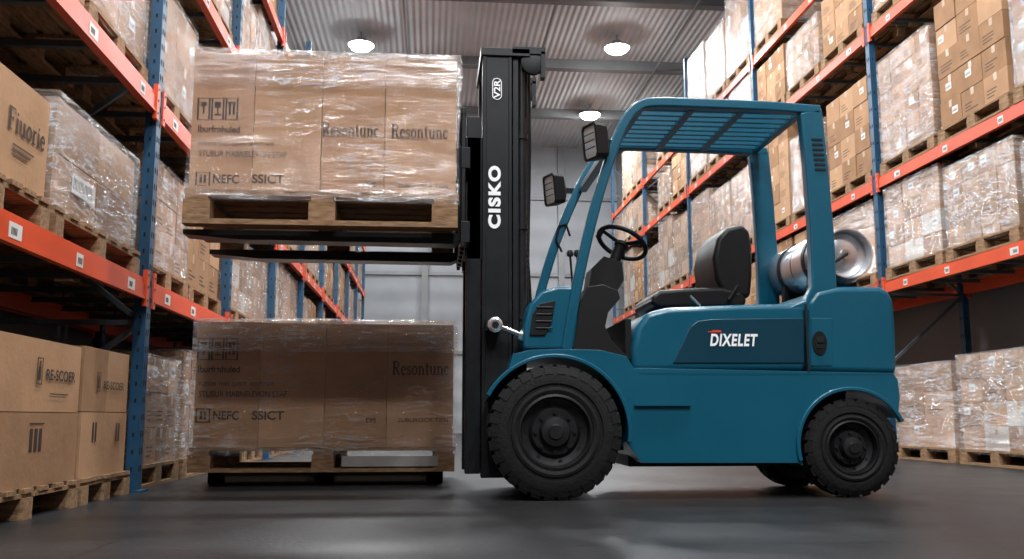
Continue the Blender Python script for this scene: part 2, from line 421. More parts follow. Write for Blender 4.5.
# high-bay lamps; the rows out of view are added as fill
def highbay(x, y, power, size=0.8):
    mb = MB()
    z = H-0.30
    mb.lathe((x, y, z), (0,0,1), [(0.26,0.0),(0.28,0.0),(0.28,0.02),(0.17,0.08),(0.10,0.10),(0.10,0.16),(0,0.16)], "fixture_metal", 28)
    mb.lathe((x, y, z), (0,0,1), [(0,-0.12),(0.11,-0.11),(0.2,-0.07),(0.255,0.0),(0.26,0.005)], "led_panel", 28)
    mb.cyl((x, y, z+0.15), (x, y, H), 0.02, "fixture_metal", 8)
    o = mb.obj("high_bay_lamp", center=True)
    ld = bpy.data.lights.new("high_bay_light", 'AREA'); ld.shape = 'DISK'; ld.size = size; ld.energy = power; ld.color = (0.96, 0.98, 1.0)
    l = bpy.data.objects.new("light_source", ld); l.location = (x, y, z-0.16); COL.objects.link(l); adopt(l, o)
for (px, py) in ((361, 49), (617, 52), (590, 118)):
    X, Y = qz(px, py, H-0.38); highbay(X, Y, 300)
highbay(-1.4, 25.0, 140)
for x in (-0.3, 3.0):  # unseen lamps added overhead to light the aisle
    highbay(x, 13.2, 270); highbay(x, 8.6, 200)
highbay(-0.2, 4.2, 170); highbay(2.6, 4.2, 230)
for x, p in ((-0.4, 200), (2.2, 290)): highbay(x, -0.6, p)  # unseen lamps added behind the camera to brighten the front faces
for x, p in ((-0.4, 170), (2.2, 230)): highbay(x, -3.8, p)  # second added fill row, further behind the camera

# ------------------------------------------------------------------ racks
def rack(name, X, side, ys, levels, depth, top):
    mb = MB(); pw = 0.045
    xr = X+side*depth
    for y in ys:
        for xx in (X+side*0.04, xr-side*0.04):
            mb.box(xx-0.035, xx+0.035, y-pw, y+pw, 0, top, "rack_blue")
            mb.box(xx-0.07, xx+0.07, y-0.07, y+0.07, 0, 0.012, "rack_blue")
            k = 0.12
            while k < top:
                mb.box(xx-side*0.0355, xx-side*0.037, y-0.028, y-0.012, k, k+0.035, "hole_dark")
                mb.box(xx-side*0.0355, xx-side*0.037, y+0.012, y+0.028, k, k+0.035, "hole_dark")
                mb.box(xx-0.006, xx+0.006, y-pw-0.0015, y-pw, k, k+0.025, "hole_dark")
                k += 0.1 if y < 9 else 0.2
        z = 0.2; f = 0
        while z+0.8 < top:
            a = X+side*0.04; b = xr-side*0.04
            mb.beam((a, y, z), (b, y, z), 0.03, 0.03, "rack_grey")
            p, r_ = (a, b) if f else (b, a)
            mb.beam((p, y, z), (r_, y, z+0.8), 0.03, 0.03, "rack_grey"); f = 1-f; z += 0.8
    for i in range(len(ys)-1):
        y0, y1 = ys[i]+pw, ys[i+1]-pw
        for z in levels:
            for xx, s2 in ((X+side*0.03, side), (xr-side*0.03, -side)):
                mb.box(xx-0.025, xx+0.025, y0, y1, z-0.12, z-0.03, "rack_orange")
                mb.box(xx-0.025+0.008*s2, xx+0.025+0.008*s2, y0, y1, z-0.03, z, "rack_orange")
                mb.box(xx-s2*0.03, xx-s2*0.024, y0, y1, z-0.128, z-0.112, "rack_orange")
                for ye in (y0, y1-0.05):
                    mb.box(xx-s2*0.036, xx-s2*0.01, ye, ye+0.05, z-0.17, z+0.05, "rack_orange")
                    for h_ in (-0.13, -0.05, 0.02): mb.cyl((xx-s2*0.037, ye+0.025, z+h_), (xx-s2*0.041, ye+0.025, z+h_), 0.008, "rack_grey", 8)
            n = 3 if y1-y0 < 3 else 4
            for k in range(n):
                yc = y0+(y1-y0)*(k+0.5)/n+random.uniform(-0.1, 0.1)
                xx = X+side*0.005; hw = random.choice((0.04, 0.06))
                mb.box(xx-side*0.003, xx, yc-hw, yc+hw, z-0.105, z-0.04, "label_white")
                for t in range(5): mb.box(xx-side*0.004, xx-side*0.003, yc-hw*0.7+t*0.012, yc-hw*0.7+0.006+t*0.012, z-0.09, z-0.06, "print_ink")
            m_ = int((y1-y0)/0.55)
            for k in range(m_):
                yc = y0+(y1-y0)*(k+0.5)/m_
                mb.box(X+side*0.05, xr-side*0.05, yc-0.02, yc+0.02, z-0.04, z-0.005, "rack_grey")
    return mb.obj(name)

BAYL = 2.3
LX = -1.70; LY = [5.88+BAYL*i for i in range(-3, 9)]; LL = [1.26, 2.42, 3.6, 4.75]
RX = 5.0; RY = [10.14+3.9*i for i in range(-3, 5)]; RL = [1.93, 3.12, 4.9, 6.05]
rack("pallet_rack", LX, -1, LY, LL, 1.1, 5.6)
rack("pallet_rack", RX, 1, RY, RL, 1.0, 7.6)

# ------------------------------------------------------------------ generic palletised loads
CARDS = ["card_a", "card_b", "card_c", "card_b"]
def stack(mb, x0, x1, y0, y1, z0, z1, nx, ny, nz, cards, marks=True):
    W, D, HH = (x1-x0)/nx, (y1-y0)/ny, (z1-z0)/nz
    g = 0.003
    mb.box(x0+0.02, x1-0.02, y0+0.02, y1-0.02, z0+0.01, z1-0.02, "card_gap")
    for i in range(nx):
        for j in range(ny):
            for k in range(nz):
                if 0 < i < nx-1 and 0 < j < ny-1 and k < nz-1: continue
                jx, jy = random.uniform(-0.005, 0.005), random.uniform(-0.006, 0.006)
                a0, a1 = x0+i*W+g+jx, x0+(i+1)*W-g+jx; b0, b1 = y0+j*D+g+jy, y0+(j+1)*D-g+jy; c0, c1 = z0+k*HH+0.001, z0+(k+1)*HH-0.003
                mb.box(a0, a1, b0, b1, c0, c1, random.choice(cards))
                if marks:
                    xc = (a0+a1)/2
                    if j == 0:
                        mb.box(xc-0.025, xc+0.025, b0-0.001, b0, c1-0.07, c1, "tape")
                        r = random.random()
                        if r < 0.3:
                            lx = random.uniform(a0+0.03, a1-0.13); lz = c0+HH*random.uniform(0.3, 0.5)
                            mb.box(lx, lx+0.1, b0-0.0015, b0, lz, lz+0.07, "label_white")
                            for t in range(8): mb.box(lx+0.01+t*0.01, lx+0.014+t*0.01, b0-0.002, b0-0.0015, lz+0.015, lz+0.045, "print_ink")
                        elif r < 0.75:
                            lx = a0+W*0.12
                            for t in range(3): mb.box(lx, lx+W*random.uniform(0.25, 0.6), b0-0.0012, b0, c0+HH*(0.2+0.12*t), c0+HH*(0.2+0.12*t)+0.008, "print_ink")
                    if i in (0, nx-1):
                        xf = a0-0.001 if i == 0 else a1
                        yc = (b0+b1)/2
                        mb.box(xf, xf+0.001, yc-0.025, yc+0.025, c1-0.07, c1, "tape")
                    mb.box(xc-0.025, xc+0.025, b0+0.01, b1-0.01, c1, c1+0.0008, "tape")

def load_variant(w, d, h, nx, ny, nz, wrap, cards):
    mb = MB()
    mb.pallet(-w/2, w/2, -d/2, d/2, 0)
    mb2top = 0.14+h
    stack(mb, -w/2+0.03, w/2-0.03, -d/2+0.03, d/2-0.03, 0.14, mb2top, nx, ny, nz, cards)
    if wrap: mb.film_box(-w/2+0.015, w/2-0.015, -d/2+0.015, d/2-0.015, 0.10, mb2top+0.012, mt="stretch_film_heavy")
    return mb.mesh("pallet_load")
def mkset(hs, w):
    out = []
    for h in hs:
        out.append(load_variant(w, 0.98, h, 3, 3, max(2, round(h/0.28)), False, CARDS))
        out.append(load_variant(w, 0.98, h*0.95, 2, 2, max(2, round(h/0.35)), True, CARDS))
        out.append(load_variant(w-0.02, 0.98, h*0.9, 4, 3, max(3, round(h/0.22)), True, ["card_b", "card_a"]))
    out.append(load_variant(w-0.02, 0.98, hs[0], 3, 3, 4, True, ["card_white", "card_b", "card_c"]))
    return out
SHORT = mkset([0.86, 0.76], 1.05); SHORTR = mkset([0.88, 0.78], 1.19); TALL = mkset([1.42, 1.3, 1.15], 1.19)
def put(me, x, y, z, side):
    o = bpy.data.objects.new("carton_pallet_load", me); COL.objects.link(o)
    o.location = (x, y, z); o.rotation_euler = (0, 0, math.radians(90 if side < 0 else -90)+random.uniform(-0.01, 0.01))
for i in range(len(LY)-1):
    if LY[i+1] < 1: continue
    for z in [0.0]+LL:
        near = abs(LY[i]-(5.88-BAYL)) < 0.01
        if near and z in (0.0, LL[0]): continue
        if z == LL[3] and LY[i] > 9: continue
        for k in range(2):
            y = LY[i]+BAYL*(k*0.475+0.265)
            put(random.choice(SHORT), LX-0.55, y, z+0.001, -1)
for i in range(len(RY)-1):
    for z in [0.0]+RL:
        for k in range(3):
            if random.random() < (0.03 if z < 6 else 0.35): continue
            y = RY[i]+3.9*(k*0.318+0.182)
            S = TALL if z in (RL[1], RL[3]) else SHORTR
            put(random.choice(S), RX+0.5, y, z+0.001, 1)

# ---- near-left custom cartons, most of them without film
fx = LX-0.02; tx = fx-0.018
yA, yB_, yC, yD = qx(-25, 410, tx)[0], qx(79, 410, tx)[0], qx(82, 410, tx)[0], qx(128, 410, tx)[0]
zA = qx(79, 346, tx)[1]; zB = qx(128, 354, tx)[1]
mb = MB()
mb.pallet(fx-0.98, fx, yA-0.08, yB_+0.01, 0, 0.13)
stack(mb, fx-0.95, tx-0.001, yA, yB_, 0.13, zA, 2, 1, 2, ["card_a", "card_b"], False)
o = mb.obj("carton_pallet_load", center=True)
mb = MB()
mb.pallet(fx-0.98, fx, yC+0.015, yD+0.05, 0, 0.13)
stack(mb, fx-0.95, tx-0.001, yC, yD, 0.13, zB, 2, 2, 2, ["card_a", "card_b"], False)
o2 = mb.obj("carton_pallet_load", center=True)
def TX(s, px, py, w, h, X, o):
    Y, Z = qx(px, py, X); Y0 = qx(px-w/2, py, X)[0]; Y1 = qx(px+w/2, py, X)[0]; Za = qx(px, py-h/2, X)[1]; Zb = qx(px, py+h/2, X)[1]
    text(s, (X+0.0, (Y0+Y1)/2, Z), Y1-Y0, Za-Zb, "print_ink", o, '+X')
TX("RE-SCOER", 61, 376, 29, 11, tx+0.002, o); TX("RE-SCOER", 114, 386, 20, 8, tx+0.002, o2)
def bottle(mb, px, py, hh):
    X = tx+0.0015; Y, Z = qx(px, py, X)
    s = hh/0.12
    for (a, b, c, d) in ((-0.03,-0.025,-0.06,0.06),(0.025,0.03,-0.06,0.06),(-0.03,0.03,0.055,0.06),(-0.03,0.03,-0.06,-0.055),(-0.012,0.012,-0.04,0.02),(-0.005,0.005,0.02,0.045)):
        mb.box(X, X+0.001, Y+a*s, Y+b*s, Z+c*s, Z+d*s, "print_ink")
mb = MB(); bottle(mb, 40, 371, 0.12)
X = tx+0.0015
Y, Z = qx(36, 440, X)
for t in range(3): mb.box(X, X+0.001, Y-0.07+t*0.05, Y-0.04+t*0.05, Z-0.05, Z+0.05, "print_ink")
mb.box(X, X+0.001, Y-0.08, Y+0.08, Z+0.07, Z+0.075, "print_ink")
Y, Z = qx(60, 395, X); mb.box(X, X+0.001, Y-0.12, Y+0.1, Z, Z+0.005, "print_ink")
mb.obj("print_marks", o)
mb = MB(); bottle(mb, 99, 382, 0.1)
for k, (px, py) in enumerate(((95, 432), (118, 432))):
    Y, Z = qx(px, py, X)
    for t in range(2): mb.box(X, X+0.001, Y-0.04+t*0.04, Y-0.02+t*0.04, Z-0.05, Z+0.05, "print_ink")
mb.obj("print_marks", o2)

z0 = LL[0]
yE, yF_, yG, yH = qx(-60, 130, tx)[0], qx(50, 130, tx)[0], qx(56, 160, tx)[0], qx(140, 160, tx)[0]
zF = qx(50, 102, tx)[1]; zG = qx(60, 92, tx)[1]
mb = MB()
mb.pallet(fx-0.98, fx, yF_-1.0, yF_+0.02, z0, 0.14)
stack(mb, fx-0.95, tx-0.001, yF_-0.9, yF_, z0+0.14, zF, 2, 1, 1, ["card_a"], False)
o = mb.obj("carton_pallet_load", center=True)
mb = MB()
Y0, Za = qx(8, 122, X); Y1, _ = qx(47, 122, X); h_ = qx(27, 108, X)[1]-qx(27, 131, X)[1]
serif(mb, "Fiuorie", (X, Y0, Za-0.02), (0,1,0), (0,0,1), Y1-Y0, h_, (1,0,0))
Y, Z = qx(22, 150, X)
for t in range(3): mb.box(X, X+0.001, Y-0.09, Y+0.12-0.03*t, Z-0.02*t, Z-0.02*t+0.006, "print_ink")
mb.obj("print_marks", o)
mb = MB()
mb.pallet(fx-0.98, fx, yG-0.0, yH+0.05, z0, 0.14)
stack(mb, fx-0.95, fx-0.04, yG+0.03, yH, z0+0.14, zG, 2, 2, 2, ["card_a", "card_b"], False)
mb.film_box(fx-0.97, fx-0.025, yG+0.01, yH+0.02, z0+0.12, zG+0.02, mt="stretch_film_heavy")
Y, Z = qx(84, 190, fx-0.035)
mb.box(fx-0.036, fx-0.035, Y-0.16, Y+0.16, Z-0.05, Z+0.05, "label_white")
for t in range(14): mb.box(fx-0.035, fx-0.0345, Y-0.14+t*0.019, Y-0.134+t*0.019, Z-0.03, Z+0.03, "print_ink")
mb.obj("carton_pallet_load", center=True)

# ------------------------------------------------------------------ load on the forks
def bigload(name, Y, depth, cols, ytop, ybot, ypal, shade_skid=False):
    mb = MB()
    x0 = q(cols[0], ybot, Y)[0]; x1 = q(cols[-1], ybot, Y)[0]
    zt = q(320, ytop, Y)[1]; zb = q(320, ybot, Y)[1]; zp = q(320, ypal, Y)[1]
    mb.pallet(x0-0.02, x1+0.01, Y-0.02, Y+depth+0.02, zp, zb-zp)
    if shade_skid:  # added dark runners, set back to read as shadow on the floor
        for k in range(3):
            xc = x0+0.12+(x1-x0-0.24)*k/2; mb.box(xc-0.05, xc+0.05, Y+0.2, Y+depth-0.1, 0, zp, "shade_skid_wood")
        for yy in (Y+0.24, Y+0.5, Y+0.8): mb.box(x0+0.06, x1-0.06, yy-0.04, yy+0.04, 0.005, zp, "shade_skid_wood")
    mb.box(x0+0.02, x1-0.02, Y+0.02, Y+depth-0.02, zb+0.01, zt-0.01, "card_gap")
    xs = [q(c, (ytop+ybot)/2, Y)[0] for c in cols]; xs[0] = x0; xs[-1] = x1
    for i in range(len(cols)-1):
        for j in range(3):
            mt = ["card_a", "card_c", "card_a", "card_c", "card_b"][(i+j) % 5]
            jj = random.uniform(-0.003, 0.003)
            mb.box(xs[i]+0.0018, xs[i+1]-0.0018, Y+depth*j/3+jj, Y+depth*(j+1)/3-0.006+jj, zb+0.001, zt+random.uniform(-0.01, 0.004), mt)
    mb.film_box(x0-0.014, x1+0.012, Y-0.016, Y+depth+0.014, zb-0.05, zt+0.014, 14, 0.010)
    mb.film_box(x0-0.022, x1+0.02, Y-0.026, Y+depth+0.02, zt-0.19, zt+0.02, 16, 0.016, "stretch_film_heavy")
    mb.film_box(x0-0.018, x1+0.016, Y-0.022, Y+depth+0.018, zb-0.06, zb+0.07, 14, 0.01, "stretch_film")
    return mb.obj(name, center=True), zp, x0, x1, zt, zb
YU = 5.05
up_o, zfork, ux0, ux1, uzt, uzb = bigload("wrapped_carton_load", YU, 1.0, [188, 254, 322, 385, 456], 56, 192, 226)
YLw = 6.25
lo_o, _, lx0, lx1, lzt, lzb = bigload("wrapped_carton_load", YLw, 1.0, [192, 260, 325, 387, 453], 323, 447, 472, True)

def T(s, x, y, w, h, Y, o, bold=0.02, mt="print_ink"):
    X, Z = q(x, y, Y-0.005); X0 = q(x-w/2, y, Y)[0]; X1 = q(x+w/2, y, Y)[0]; Zt = q(x, y-h/2, Y)[1]; Zb = q(x, y+h/2, Y)[1]
    text(s, (X, Y-0.005, Z), X1-X0, Zt-Zb, mt, o, '-Y', 0, bold)
def R_(mb, x0, y0, x1, y1, Y, mt="print_ink", off=0.004, th=0.001):
    a = q(x0, y0, Y); b = q(x1, y1, Y); mb.box(a[0], b[0], Y-off-th, Y-off, b[1], a[1], mt)
def frame(mb, x0, y0, x1, y1, Y):
    R_(mb, x0, y0, x1, y0+0.7, Y); R_(mb, x0, y1-0.7, x1, y1, Y); R_(mb, x0, y0, x0+0.7, y1, Y); R_(mb, x1-0.7, y0, x1, y1, Y)
for (o, Y, dy) in ((up_o, YU, 0), (lo_o, YLw, 240)):
    mb = MB()
    for xx, yy in (((391, 138), (322, 136)) if dy == 0 else ((392, 375),)):
        a = q(xx, yy, Y); b = q(xx+57, yy, Y); c = q(xx, yy-14, Y)
        serif(mb, "Resontunc", (a[0], Y-0.0055, a[1]), (1,0,0), (0,0,1), b[0]-a[0], c[1]-a[1], (0,-1,0))
    T("Iburfrnhuled", 219, 129+dy, 42, 7, Y, o)
    T("STUBUR MABNELEVON STAF", 243, 154+dy, 88, 6, Y, o, 0.0)
    T("TUOOR THES GEPET", 222, 144+dy, 48, 3.5, Y, o, 0.0); T("SISTUTS NEVE", 262, 144+dy, 24, 3.5, Y, o, 0.0)
    T("NEFC", 226, 179+dy*0.985, 26, 9, Y, o); T("SSICT", 268, 179+dy*0.985, 32, 9, Y, o)
    T("2UBUROCX TIEN", 423, 186+dy*0.975, 50, 4, Y, o, 0.0); T("DS", 371, 184+dy*0.985, 10, 5, Y, o)
    yb = 172+dy*0.985; frame(mb, 196, yb, 210, yb+14, Y); R_(mb, 200, yb+3, 202, yb+11, Y); R_(mb, 204, yb+3, 206, yb+11, Y)
    ya = 98+dy
    for k in range(3):
        xx = 198+k*14; frame(mb, xx, ya, xx+12, ya+22, Y)
    R_(mb, 201, ya+4, 207, ya+8, Y); R_(mb, 203.3, ya+8, 204.5, ya+17, Y)
    R_(mb, 215, ya+4, 221, ya+10, Y); R_(mb, 217.5, ya+10, 218.5, ya+16, Y); R_(mb, 215, ya+16, 221, ya+17.5, Y)
    R_(mb, 229, ya+6, 231, ya+17, Y); R_(mb, 233, ya+6, 235, ya+17, Y); R_(mb, 228, ya+4, 236, ya+6, Y)
    if dy:
        R_(mb, 342, 456, 438, 466, Y, "board_grey", 0.022, 0.004)
    mb.obj("print_marks", o)

# ------------------------------------------------------------------ FORKLIFT
YN, YFr = 5.12, 6.08
fk = empty("forklift", (1.2, 5.6, 0))
def wheel(name, cx, R, y0, y1, nlug):
    s = 1 if y1 > y0 else -1; W = abs(y1-y0); mb = MB(); c = (cx, y0, R); ax = (0, s, 0)
    t = 0.011
    prof = [(R*0.56, 0.03), (R*0.57, 0.008), (R*0.62, 0.0), (R*0.66, 0.004), (R*0.67, 0.012), (R*0.71, 0.012), (R*0.72, 0.003), (R*0.84, 0.004), (R*0.89, 0.012), (R*0.95, 0.02), (R-t, 0.035),
            (R-t, W-0.03), (R*0.89, W-0.016), (R*0.8, W), (R*0.6, W-0.01), (R*0.56, W-0.03)]
    mb.lathe(c, ax, prof, "rubber", 72)
    for k in range(nlug):
        for row in range(2):
            a = 2*math.pi*(k+0.5*row)/nlug
            u = Vector((math.cos(a), 0, math.sin(a))); tg = Vector((-math.sin(a), 0, math.cos(a)))
            ya, yb = (0.014, W*0.47) if row == 0 else (W*0.53, W-0.014)
            wl = math.pi*2*R/nlug*0.74
            vs = []
            for (rr, sh) in ((R-t-0.03, 1.0), (R, 0.92)):
                for (yy, dt) in ((ya, 0 if row == 0 else wl*0.5), (yb, wl*0.5 if row == 0 else 0)):
                    for sg in (-1, 1):
                        yq = yy + (0.012 if yy == ya else -0.012)*(rr == R)
                        p = Vector(c)+u*rr+tg*(sg*wl/2*sh+dt)+Vector((0, s*yq, 0)); vs.append(p)
            mb.add(vs, [(0,1,3,2),(4,6,7,5),(0,4,5,1),(2,3,7,6),(0,2,6,4),(1,5,7,3)], "rubber")
            if row == 0:
                vs = []
                for (rr, yy) in ((R*0.86, 0.006), (R-0.012, 0.022)):
                    for yo in (yy-0.003, yy+0.03):
                        for sg in (-1, 1): vs.append(Vector(c)+u*rr+tg*(sg*wl/2*0.85)+Vector((0, s*yo, 0)))
                mb.add(vs, [(0,1,3,2),(4,6,7,5),(0,4,5,1),(2,3,7,6),(0,2,6,4),(1,5,7,3)], "rubber")
    tyre = mb.obj("tyre", None, fixn=True)
    mb = MB(); r = R*0.565
    mb.lathe(c, ax, [(r, 0.03), (r, 0.012), (r*0.93, 0.008), (r*0.90, 0.02), (r*0.88, 0.06), (r*0.70, 0.07), (r*0.64, 0.055), (r*0.60, 0.045), (r*0.42, 0.045), (r*0.40, 0.02), (r*0.36, 0.005), (r*0.2, 0.0), (r*0.18, -0.008), (0, -0.008)], "rim_black", 48)
    for k in range(8):
        a = 2*math.pi*k/8; p = Vector(c)+Vector((math.cos(a)*r*0.52, s*0.045, math.sin(a)*r*0.52))
        mb.cyl(p, p-Vector((0, s*0.014, 0)), R*0.03, "rim_black", 6)
        a += 0.2; p = Vector(c)+Vector((math.cos(a)*r*0.79, s*0.066, math.sin(a)*r*0.79)); mb.cyl(p, p-Vector((0, s*0.003, 0)), R*0.035, "hole_dark", 12)
    mb.cyl((cx, y1, R), (cx, y0+s*0.08, R), r*0.95, "rim_black", 32)
    rim = mb.obj("rim", None, fixn=True)
    for o in (tyre, rim): o.name = name+"_"+o.name; adopt(o, fk)
FW = q(556, 433, 5.04); RW = q(853, 444, 5.12); FR, RR = 0.357, 0.268
wheel("front_wheel", FW[0], FR, 5.04, 5.28, 30); wheel("front_wheel", FW[0], FR, 6.16, 5.92, 30)
wheel("rear_wheel", RW[0], RR, 5.11, 5.29, 24); wheel("rear_wheel", RW[0], RR, 6.09, 5.91, 24)
mb = MB()
mb.cyl((FW[0], 5.28, FR), (FW[0], 5.92, FR), 0.07, "black_steel"); mb.cyl((RW[0], 5.29, RR), (RW[0], 5.91, RR), 0.05, "black_steel")
mb.box(FW[0]+0.45, RW[0]-0.35, 5.35, 5.85, 0.16, 0.3, "black_steel")
mb.box(FW[0]-0.02, FW[0]+0.5, 5.38, 5.82, 0.25, 0.6, "black_steel"); mb.box(RW[0]-0.35, RW[0]+0.1, 5.4, 5.8, 0.2, 0.6, "black_steel")
mb.obj("axles_and_frame", fk, 0.01)

def arc(c, r, a0, a1, n=18):
    return [(c[0]+r*math.cos(math.radians(a0+(a1-a0)*k/n)), c[1]+r*math.sin(math.radians(a0+(a1-a0)*k/n))) for k in range(n+1)]
def P(l, Y=YN): return [q(a, b, Y) for a, b in l]
fc = (FW[0], FR); rc = (RW[0], RR+0.01)
body = P([(509,369),(513,354),(530,350),(560,349),(600,350),(626,356),(634,368),(893,373),(898,380),(900,398)]) \
     + arc(rc, 0.305, 30, 200) + P([(797,463),(642,463),(636,455)]) + arc(fc, 0.395, -8, 152)
mb = MB(); mb.prism(body, YN, YFr, "teal_paint"); mb.obj("chassis", fk, 0.018, 4)
mb = MB()
for (c, r, a0, a1, y0, y1) in ((fc, 0.405, -8, 152, YN-0.05, YN+0.02), (rc, 0.313, 25, 195, YN-0.02, YN+0.02), (fc, 0.405, -8, 152, YFr-0.02, YFr+0.05), (rc, 0.313, 25, 195, YFr-0.02, YFr+0.02)):
    mb.strip(arc(c, r, a0, a1, 28), 0.022, y0, y1, "teal_paint")
mb.obj("fenders", fk, 0.006)
mb = MB()
mb.prism(P([(634,371),(632,348),(637,326),(648,312),(668,307),(740,304),(807,303),(807,371)]), YN+0.008, YFr-0.008, "teal_paint"); mb.obj("engine_hood", fk, 0.035, 5)
mb = MB()
mb.prism(P([(808,372),(808,302),(816,291),(836,286),(880,286),(890,290),(895,302),(897,330),(898,374)]), YN, YFr, "teal_paint"); mb.obj("counterweight", fk, 0.035, 5)
mb = MB()
mb.prism(P([(673,363),(690,327),(698,321),(714,319),(804,318),(804,363)]), YN, YN+0.02, "teal_dark")
mb.prism(P([(811,318),(832,318),(832,366),(811,366)]), YN-0.004, YN+0.02, "teal_paint")
mb.obj("side_panel", fk, 0.004)
mb = MB()
cxl, czl = q(819,343)
mb.prism([(cxl+0.042*math.cos(a)*1.0, czl+0.066*math.sin(a)) for a in [2*math.pi*k/24 for k in range(24)]], YN-0.012, YN+0.01, "black_plastic")
mb.box(cxl-0.022, cxl+0.022, YN-0.016, YN-0.01, czl-0.03, czl+0.035, "hole_dark"); mb.box(cxl-0.018, cxl+0.018, YN-0.022, YN-0.01, czl+0.0, czl+0.012, "rim_black")
a = q(634,404); b = q(690,404); mb.box(a[0], b[0], YN-0.02, YN+0.05, a[1]-0.01, a[1]+0.004, "teal_paint")
for (x0_, y0_, x1_, y1_) in ((640,373.5,897,374.6),(807,304,808,372)):
    a = q(x0_, y0_); b = q(x1_, y1_); mb.box(a[0], b[0], YN-0.0015, YN+0.02, b[1], a[1], "hole_dark")
mb.obj("body_details", fk, 0.002, 1)
# cowl
mb = MB()
mb.prism(P([(524,349),(524,325),(530,303),(542,290),(560,285),(580,286),(582,349)]), YN+0.03, YFr-0.03, "teal_paint")
mb.obj("front_cowl", fk, 0.02)
mb = MB()
mb.prism(P([(530,335),(533,314),(541,303),(556,300),(553,318),(546,335)]), YN+0.018, YN+0.06, "black_plastic")
for k in range(4): 
    a = q(536,306+k*7); b = q(553,308+k*7); mb.box(a[0], b[0], YN+0.012, YN+0.02, b[1], a[1], "black_steel")
mb.prism(P([(574,349),(580,305),(588,286),(604,284),(619,290),(621,298),(609,312),(606,326),(612,340),(628,356),(610,352)]), YN+0.02, YFr-0.02, "black_plastic")
mb.obj("dashboard_trim", fk, 0.012)
mb = MB(); a = q(600,350); b = q(636,357); mb.box(a[0], b[0], YN+0.05, YFr-0.05, b[1]-0.01, b[1]+0.012, "black_plastic")
a = q(628,350); mb.box(q(628,350)[0], q(634,350)[0], YN+0.06, YFr-0.06, q(630,355)[1], q(630,318)[1], "black_plastic"); mb.obj("floor_mat", fk)

# overhead guard
def smooth_path(pts, n=6):
    out = []
    for i in range(len(pts)-1):
        p0 = Vector(pts[max(i-1,0)]); p1 = Vector(pts[i]); p2 = Vector(pts[i+1]); p3 = Vector(pts[min(i+2,len(pts)-1)])
        for k in range(n):
            t = k/n; out.append(tuple(0.5*((2*p1)+(p2-p0)*t+(2*p0-5*p1+4*p2-p3)*t*t+(3*p1-p0-3*p2+p3)*t**3)))
    out.append(tuple(pts[-1])); return out
near = P([(822,109),(770,105),(700,102),(655,101),(638,106),(625,122),(610,160),(592,222),(577,290),(567,350)])
off = [0,0,0,0,-0.01,-0.03,-0.06,-0.10,-0.12,-0.12]
gp = smooth_path(near); gpf = smooth_path([(a[0]+o_, a[1]) for a, o_ in zip(near, off)])
mb = MB()
for (y0, y1, g_) in ((YN+0.01, YN+0.07, gp), (YFr-0.07, YFr-0.01, gpf)):
    mb.strip(g_, 0.058, y0, y1, "teal_paint")
    mb.prism(P([(801,112),(823,107),(829,160),(836,240),(838,286),(846,306),(846,312),(786,312),(790,306),(806,300),(813,286),(811,225),(806,160)]), y0, y1+0.01 if y0 < 5.5 else y1, "teal_paint")
mb.obj("overhead_guard_frame", fk, 0.012)
mb = MB()
zr = q(730,103)[1]; xa = q(640,104)[0]; xb = q(812,108)[0]
for x in (xa+0.02, xa+0.32, xa+0.62, xb-0.03): mb.box(x-0.02, x+0.02, YN+0.07, YFr-0.07, zr-0.03, zr+0.0, "teal_paint")
n = 9
for k in range(n):
    y = YN+0.07+(YFr-YN-0.14)*(k+0.5)/n
    mb.box(xa, xb, y-0.011, y+0.011, zr-0.022, zr+0.02, "teal_paint")
fx_, fz_ = q(612,152)
mb.box(fx_-0.05, fx_-0.0, YN+0.07, YFr-0.07, fz_-0.02, fz_+0.02, "teal_paint")
mb.obj("overhead_guard_slats", fk, 0.004, 2)
mb = MB()
for k in range(7):
    a = q(812+k*0.6,138+k*5); b = q(823+k*0.6,140.5+k*5); mb.box(a[0], b[0], YN+0.006, YN+0.012, b[1], a[1], "hole_dark")
mb.obj("pillar_vents", fk)

# steering
mb = MB()
sc = Vector((q(622,243,5.55)[0], 5.55, q(622,243,5.55)[1])); base = Vector((q(598,300,5.55)[0], 5.55, q(598,300,5.55)[1]))
ax = Vector((0.42, 0.3, 0.8)).normalized()
mb.torus(sc, ax, 0.15, 0.015, "black_plastic"); mb.lathe(sc-ax*0.03, ax, [(0,0),(0.04,0),(0.045,0.02),(0.03,0.035),(0,0.038)], "black_plastic", 20)
u = ax.orthogonal().normalized(); w = ax.cross(u)
for k in range(3):
    a = 2*math.pi*k/3+0.5; mb.beam(sc-ax*0.01, sc+(u*math.cos(a)+w*math.sin(a))*0.15, 0.028, 0.01, "black_plastic", ax)
mb.tube([base, base.lerp(sc, 0.5), sc-ax*0.02], 0.035, "black_plastic", 14)
kp = sc+(u*math.cos(2)+w*math.sin(2))*0.155; mb.cyl(kp, kp+ax*0.05, 0.018, "black_plastic", 12)
mb.prism(P([(588,292),(592,268),(604,256),(622,262),(624,280),(612,300)], 5.45), 5.45, 5.66, "black_plastic")
for yy, xx in ((5.36, 573), (5.30, 580)):
    p = q(xx, 292, yy); t_ = q(xx-3, 254, yy); mb.tube([(p[0], yy, p[1]), (t_[0], yy, t_[1])], 0.007, "black_steel", 8); mb.lathe((t_[0], yy, t_[1]), (0,0,1), [(0,-0.02),(0.018,-0.012),(0.02,0.005),(0.012,0.022),(0,0.026)], "black_plastic", 12)
mb.obj("steering_column", fk, 0.006)
